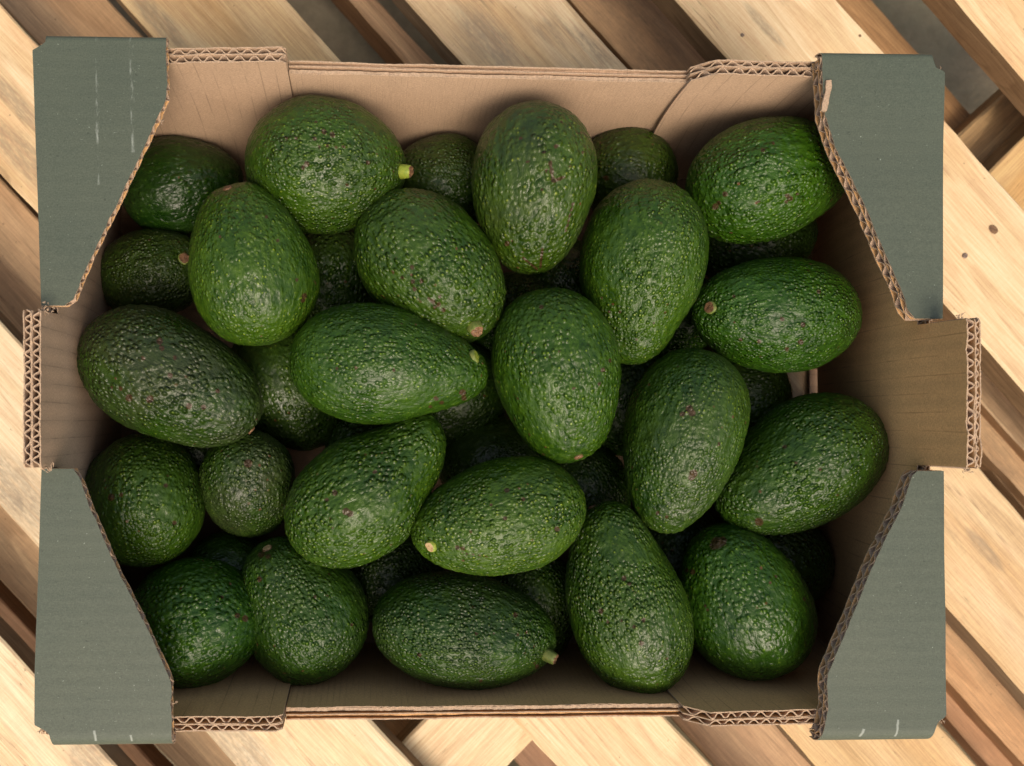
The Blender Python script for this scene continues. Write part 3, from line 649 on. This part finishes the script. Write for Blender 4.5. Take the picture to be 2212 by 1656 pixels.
avo((1668, 1462), (1532, 1130), 272, .080, 4, .14, 0, 0, (.95, 1.15, 1), 0, None, 'smooth deep green avocado in the front right corner with a small brown bruise')
avo((802, 1335), (1204, 1385), 248, .080, -2, .12, 0, 0, (.8, .9, 1), .25, (1184, 1416, 'green'), 'dark pebbly avocado lying along the front wall with a green stub of stem')
avo((732, 1452), (566, 1172), 270, .070, 8, .20, .03, 0, (.8, .95, .9), .2, (576, 1182, 'scarw'), 'avocado at the front wall with an orange brown scar on its upper left tip')
avo((272, 1388), (574, 1298), 278, .076, 14, .06, 0, 0, (.85, 1.1, 1), 0, None, 'round avocado in the front left corner, half under the green flap')
avo((322, 1219), (296, 931), 264, .072, -30, .10, 0, 0, (1.1, 1.1, 1), .1, None, 'round avocado under the large dark one, against the left wall')
avo((540, 930), (536, 1170), 208, .062, -50, .10, 0, 0, (.8, .85, 1.0), .45, None, 'dull greyish avocado seen end on, below the tip of the large dark one')
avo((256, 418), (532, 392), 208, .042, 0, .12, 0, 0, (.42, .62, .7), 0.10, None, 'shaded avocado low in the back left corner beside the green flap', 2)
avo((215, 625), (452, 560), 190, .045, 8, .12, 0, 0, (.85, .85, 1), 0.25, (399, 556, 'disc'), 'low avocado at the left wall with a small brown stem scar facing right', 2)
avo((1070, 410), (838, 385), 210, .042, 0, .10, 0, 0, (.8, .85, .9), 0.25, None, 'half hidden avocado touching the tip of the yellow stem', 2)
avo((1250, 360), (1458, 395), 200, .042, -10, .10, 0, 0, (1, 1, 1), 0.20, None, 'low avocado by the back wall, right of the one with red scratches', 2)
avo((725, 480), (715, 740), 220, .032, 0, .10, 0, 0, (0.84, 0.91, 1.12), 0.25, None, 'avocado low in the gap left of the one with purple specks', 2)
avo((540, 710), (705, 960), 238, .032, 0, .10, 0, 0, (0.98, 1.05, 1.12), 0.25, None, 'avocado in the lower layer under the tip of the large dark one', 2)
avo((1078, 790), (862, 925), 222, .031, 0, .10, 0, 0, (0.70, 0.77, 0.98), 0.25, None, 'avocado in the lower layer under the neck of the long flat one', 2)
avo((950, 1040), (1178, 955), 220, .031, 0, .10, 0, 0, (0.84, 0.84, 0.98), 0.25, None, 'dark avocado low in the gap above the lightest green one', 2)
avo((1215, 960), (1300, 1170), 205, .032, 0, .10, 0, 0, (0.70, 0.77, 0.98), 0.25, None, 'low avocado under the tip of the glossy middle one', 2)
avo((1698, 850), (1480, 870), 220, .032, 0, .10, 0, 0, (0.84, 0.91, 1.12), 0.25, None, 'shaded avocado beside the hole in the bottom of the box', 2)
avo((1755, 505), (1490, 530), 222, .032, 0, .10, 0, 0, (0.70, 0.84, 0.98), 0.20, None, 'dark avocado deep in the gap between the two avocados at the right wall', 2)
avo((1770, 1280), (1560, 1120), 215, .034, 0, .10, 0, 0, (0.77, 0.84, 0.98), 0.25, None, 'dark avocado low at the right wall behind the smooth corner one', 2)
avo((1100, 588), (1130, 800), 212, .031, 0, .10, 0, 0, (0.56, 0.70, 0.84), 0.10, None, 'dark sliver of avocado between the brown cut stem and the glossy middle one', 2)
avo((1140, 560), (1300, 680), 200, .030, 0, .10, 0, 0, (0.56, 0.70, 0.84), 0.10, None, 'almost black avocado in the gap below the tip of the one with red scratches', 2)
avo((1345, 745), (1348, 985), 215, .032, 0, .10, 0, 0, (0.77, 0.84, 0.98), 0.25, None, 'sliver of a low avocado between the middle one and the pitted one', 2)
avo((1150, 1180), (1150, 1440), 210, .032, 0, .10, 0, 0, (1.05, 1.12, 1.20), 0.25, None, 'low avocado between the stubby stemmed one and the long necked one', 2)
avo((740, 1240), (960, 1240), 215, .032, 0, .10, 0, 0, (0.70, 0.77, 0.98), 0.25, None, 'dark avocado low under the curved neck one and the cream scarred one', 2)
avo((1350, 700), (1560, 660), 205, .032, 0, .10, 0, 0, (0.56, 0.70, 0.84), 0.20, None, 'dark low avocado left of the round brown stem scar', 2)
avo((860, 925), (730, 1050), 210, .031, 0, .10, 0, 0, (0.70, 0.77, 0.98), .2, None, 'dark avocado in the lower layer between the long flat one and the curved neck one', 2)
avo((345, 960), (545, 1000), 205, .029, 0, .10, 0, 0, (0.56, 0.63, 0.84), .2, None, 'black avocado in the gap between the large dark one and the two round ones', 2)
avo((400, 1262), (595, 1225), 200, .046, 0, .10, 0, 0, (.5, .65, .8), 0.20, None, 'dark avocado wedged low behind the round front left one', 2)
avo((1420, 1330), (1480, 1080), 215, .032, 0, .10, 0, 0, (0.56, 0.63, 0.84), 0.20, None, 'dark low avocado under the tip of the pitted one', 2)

def seg(x0, y0, x1, y1, rr, n=9): return [(x0 + (x1 - x0) * k / (n - 1), y0 + (y1 - y0) * k / (n - 1), rr) for k in range(n)]
# corky marks seen on single fruit: photo point and radius
MARKS = {0: [(700, 285, 6), (718, 292, 6), (680, 300, 5), (663, 355, 6), (655, 362, 5), (795, 352, 5), (742, 318, 4), (690, 318, 4), (620, 300, 4), (750, 400, 4), (640, 300, 4)],
         1: [(658, 640, 6), (655, 650, 5), (642, 605, 4), (600, 520, 4), (575, 470, 4), (645, 480, 4)],
         2: [(936, 650, 5), (948, 656, 5), (928, 645, 4), (958, 668, 5), (940, 662, 4), (912, 607, 5), (893, 608, 5), (897, 624, 5), (950, 640, 4), (891, 578, 5), (850, 588, 4), (870, 600, 4)],
         3: seg(1188, 352, 1196, 392, 4) + seg(1196, 392, 1216, 384, 4, 5) + seg(1236, 440, 1222, 500, 3) + [(1175, 330, 4), (1200, 318, 5), (1140, 350, 4), (1125, 300, 4), (1094, 528, 6), (1230, 360, 3), (1180, 370, 4)] + seg(1130, 560, 1160, 585, 3) + seg(1172, 540, 1168, 580, 3),
         5: [(1702, 424, 5), (1708, 430, 6), (1722, 420, 4), (1545, 448, 7), (1552, 440, 5), (1566, 420, 6), (1648, 325, 5), (1670, 310, 4), (1700, 438, 4)],
         6: [(1770, 630, 5), (1735, 702, 6), (1690, 690, 5), (1585, 640, 4), (1640, 740, 5), (1730, 740, 6), (1600, 735, 4), (1700, 755, 5)],
         7: [(1640, 1126, 9), (1695, 965, 5), (1720, 1000, 4)],
         8: [(1302, 800, 5), (1318, 780, 4), (1295, 830, 4), (1170, 665, 5), (1240, 840, 4)],
         9: [(942, 862, 5), (955, 872, 5), (1002, 850, 7), (1004, 862, 6), (930, 880, 4), (850, 800, 4), (770, 795, 4)],
         10: [(368, 812, 6), (378, 775, 5), (325, 862, 8), (279, 860, 8), (408, 877, 7), (440, 880, 6), (345, 740, 7), (350, 755, 6), (310, 775, 5), (470, 845, 5), (260, 840, 5)],
         11: [(1489, 884, 8), (1494, 893, 8), (1474, 896, 6), (1497, 1023, 9), (1493, 1032, 7), (1420, 1110, 4), (1440, 1120, 4), (1550, 960, 4)],
         12: [(1202, 1143, 6), (988, 1184, 5), (1000, 1186, 5), (1090, 1120, 5), (1130, 1080, 5), (1095, 1060, 6)] + seg(1000, 1196, 1060, 1204, 2),
         13: [(748, 1105, 8), (757, 1110, 7), (722, 1065, 7), (705, 1080, 5), (810, 1020, 5)],
         14: [(1348, 1250, 6), (1360, 1262, 5), (1297, 1322, 6), (1385, 1390, 6), (1312, 1345, 4), (1342, 1342, 4), (1390, 1340, 5), (1370, 1355, 5)],
         15: [(1549, 1174, 13), (1560, 1170, 10), (1542, 1180, 9), (1480, 1232, 5), (1494, 1236, 6), (1735, 1295, 4)],
         16: [(1115, 1328, 6), (1030, 1370, 4), (1038, 1470, 4), (905, 1417, 5), (1160, 1440, 5)],
         17: [(565, 1198, 8), (580, 1203, 6), (562, 1252, 6), (760, 1350, 4), (680, 1290, 4)],
         18: [(512, 1330, 6), (530, 1337, 7), (480, 1290, 4)], 19: [(240, 1075, 8), (262, 1070, 5), (375, 1130, 5), (358, 1050, 5)],
         20: [(536, 1002, 9)], 24: [(1378, 418, 8), (1310, 385, 6)]}
def profile(c, k, n):
    """radius along the axis, c = -1 blossom ... +1 stem"""
    s = np.sqrt(np.maximum(0, 1 - c * c)); r = s ** (.96 - .9 * k * (c + 1) / 2) * (1 - k * c - .05 * c * c) * (1 - n * np.exp(-((c - .55) / .33) ** 2) * 1.6)
    return r
def frame(a):
    B, S_ = np.array(a['B'], float), np.array(a['S'], float); c = (B + S_) / 2
    C = at(*c, a['z']); d = at(*S_, a['z']) - at(*B, a['z']); ext = np.linalg.norm(d); d /= ext
    # apparent width -> metres across the view ray
    Wm = a['W'] / F * (CAMZ - a['z']); e = math.radians(a['e'])
    Lm = math.sqrt(max(ext ** 2 - (Wm * math.sin(e)) ** 2, .2 * ext ** 2)) / math.cos(e); Lm = min(Lm, max(1.55 * Wm, ext))
    X = d * math.cos(e) + np.array([0, 0, math.sin(e)])
    # perspective makes off-axis bodies look wider along the ray: trim by the view angle
    view = C - np.array([0, 0, CAMZ]); view /= np.linalg.norm(view)
    Lm *= 1 - .5 * abs(np.dot(d, [view[0], view[1], 0])) ** 1 * .28
    Z = np.array([0, 0, 1.0]) - X * X[2]; Z /= np.linalg.norm(Z); Y = np.cross(Z, X)
    return C, X, Y, Z, Lm, Wm * .985
def make_avo(i, a):
    C, X, Y, Z, Lm, Wm = frame(a)
    nt_, nph = (130, 190) if a['lay'] == 1 else (72, 110)
    th = np.linspace(0, math.pi, nt_ + 1); c = -np.cos(th); cc = np.linspace(-1, 1, 400); rmax = profile(cc, a['k'], a['n']).max()
    r = profile(c, a['k'], a['n']) / rmax * Wm / 2
    ph = np.arange(nph) * 2 * math.pi / nph
    CX = (c * Lm / 2)[1:-1, None] + 0 * ph; R_ = r[1:-1, None]
    cy = (a['bend'] * Wm * (c[1:-1, None] ** 2 * (c[1:-1, None] > 0)))
    P = np.stack([CX, cy + R_ * np.cos(ph), R_ * np.sin(ph)], -1).reshape(-1, 3)
    P = np.concatenate([[[-Lm / 2, 0, 0]], P, [[Lm / 2, a['bend'] * Wm, 0]]])
    cen = np.stack([P[:, 0] * .55, P[:, 1] * 0, P[:, 2] * 0], -1)
    nr = P - cen; nr /= np.linalg.norm(nr, axis=1)[:, None]
    sd_ = 17 + i * 13
    lump = vnoise(P * 28 + i * 3.1, sd_) * .0011 + vnoise(P * 70 + i, sd_ + 1) * .0006
    q = P + .0006 * np.stack([vnoise(P * 190, sd_ + 5), vnoise(P * 190, sd_ + 6), vnoise(P * 190, sd_ + 7)], -1)
    sc3 = np.array([230., 320., 320.])
    peb = np.clip(1 - (worley(q * sc3 + i * 11, sd_ + 2) / .62) ** 2, 0, 1)
    wr = vnoise(q * np.array([120, 230, 230]), sd_ + 3)
    amp = .55 + .45 * np.clip(vnoise(P * 22 + 5, sd_ + 4) + .5, 0, 1)
    D = lump + amp * (peb * .00050 + wr * .00026)
    world = C + P[:, :1] * X + P[:, 1:2] * Y + P[:, 2:3] * Z
    wn = nr[:, :1] * X + nr[:, 1:2] * Y + nr[:, 2:3] * Z
    stem_i = None
    if a['stem']:
        pr = proj(world); v = np.array([0, 0, CAMZ]) - world; v /= np.linalg.norm(v, axis=1)[:, None]
        dd = np.hypot(pr[:, 0] - a['stem'][0], pr[:, 1] - a['stem'][1]) + 1e4 * ((v * wn).sum(1) < -.05)
        stem_i = int(np.argmin(dd)); ds = np.linalg.norm(P - P[stem_i], axis=1)
        D = D * np.clip(ds / .008, .15, 1) - .0014 * np.exp(-(ds / .0065) ** 2)
    V = P + nr * D[:, None]
    pr = proj(world); mark = np.zeros(len(P)); vv = np.array([0, 0, CAMZ]) - world; front = (vv * wn).sum(1) > 0
    for (mx, my, mr) in MARKS.get(i, ()):
        mark = np.maximum(mark, np.clip(1.5 - np.hypot(pr[:, 0] - mx, pr[:, 1] - my) / mr, 0, 1) * front)
    m = nt_ - 1; fs = []
    idx = (1 + np.arange(m)[:, None] * nph + np.arange(nph)[None]); nx = np.roll(idx, -1, 1)
    quads = np.stack([idx[:-1], nx[:-1], nx[1:], idx[1:]], -1).reshape(-1, 4)
    t0 = [(0, int(nx[0, j]), int(idx[0, j])) for j in range(nph)]; last = len(P) - 1
    t1 = [(last, int(idx[-1, j]), int(nx[-1, j])) for j in range(nph)]
    me = bpy.data.meshes.new('avocado'); me.from_pydata(V.tolist(), [], quads.tolist() + t0 + t1)
    me.materials.append(AVO); me.polygons.foreach_set('use_smooth', [True] * len(me.polygons)); me.update()
    at_ = me.attributes.new('mark', 'FLOAT', 'POINT'); at_.data.foreach_set('value', mark.tolist())
    o = link('avocado', me); Mx = Matrix(np.column_stack([X, Y, Z]).tolist()).to_4x4(); Mx.translation = Vector(C); o.matrix_world = Mx
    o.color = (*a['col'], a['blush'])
    tag(o, a['label'], 'avocado', 'avocados piled in the cardboard box')
    if stem_i is not None:
        kind = a['stem'][2]; nv = nr[stem_i].copy(); nv = nv / np.linalg.norm(nv)
        p = V[stem_i]
        hgt, rad, body, cut = {'yellow': (.0052, .0031, STEM_YELLOW, STEM_CUT), 'cut': (.0038, .0034, STEM_GREEN, STEM_CUT), 'disc': (.0012, .0029, STEM_GREEN, STEM_CUT),
                               'cream': (.0014, .0026, STEM_YELLOW, STEM_CREAM), 'green': (.0052, .0029, STEM_GREEN, STEM_CUT), 'scar': (.0008, .0020, STEM_CUT, STEM_CUT),
                               'flat': (.0009, .0030, STEM_GREEN, STEM_YELLOW), 'scarw': (.0008, .0024, STEM_CUT, STEM_CREAM)}[kind]
        ring = [(1.10, -.0015), (1.14, .0), (1.12, .35), (1.04, .7), (.92, 1.0), (.80, 1.04), (.50, .86), (.25, .98)]
        n = 22; Vs = []
        up = Vector(nv); rot = up.to_track_quat('Z', 'Y').to_matrix(); 
        for k, (rr, hh) in enumerate(ring):
            for j in range(n):
                an = 2 * math.pi * j / n; q_ = rad * rr * (1 + .14 * float(n1(j * .9 + k * .3, sd_)))
                hz = hh * hgt if abs(hh) >= .3 else (hh if hh < 0 else 0.0); hz += (.0009 * float(n1(j * 1.3 + k, sd_ + 3)) * (1 if hgt > .003 else .35) if k >= 4 else 0)
                Vs.append(Vector(p) + rot @ Vector((q_ * math.cos(an), q_ * math.sin(an), hz)))
        Vs.append(Vector(p) + rot @ Vector((0, 0, hgt * .97)))
        fs = [(k * n + j, k * n + (j + 1) % n, (k + 1) * n + (j + 1) % n, (k + 1) * n + j) for k in range(len(ring) - 1) for j in range(n)]
        mi = [0 if f[0] < 4 * n else 1 for f in fs]; e_ = (len(ring) - 1) * n
        fs += [(e_ + j, e_ + (j + 1) % n, e_ + n) for j in range(n)]; mi += [1] * n
        ms = bpy.data.meshes.new('stem'); ms.from_pydata([tuple(v_) for v_ in Vs], [], fs); ms.materials.append(body); ms.materials.append(cut)
        ms.polygons.foreach_set('material_index', mi); ms.polygons.foreach_set('use_smooth', [True] * len(fs)); ms.update()
        s_ = link('stem', ms, o)
    return o
for i, a in enumerate(A): make_avo(i, a)
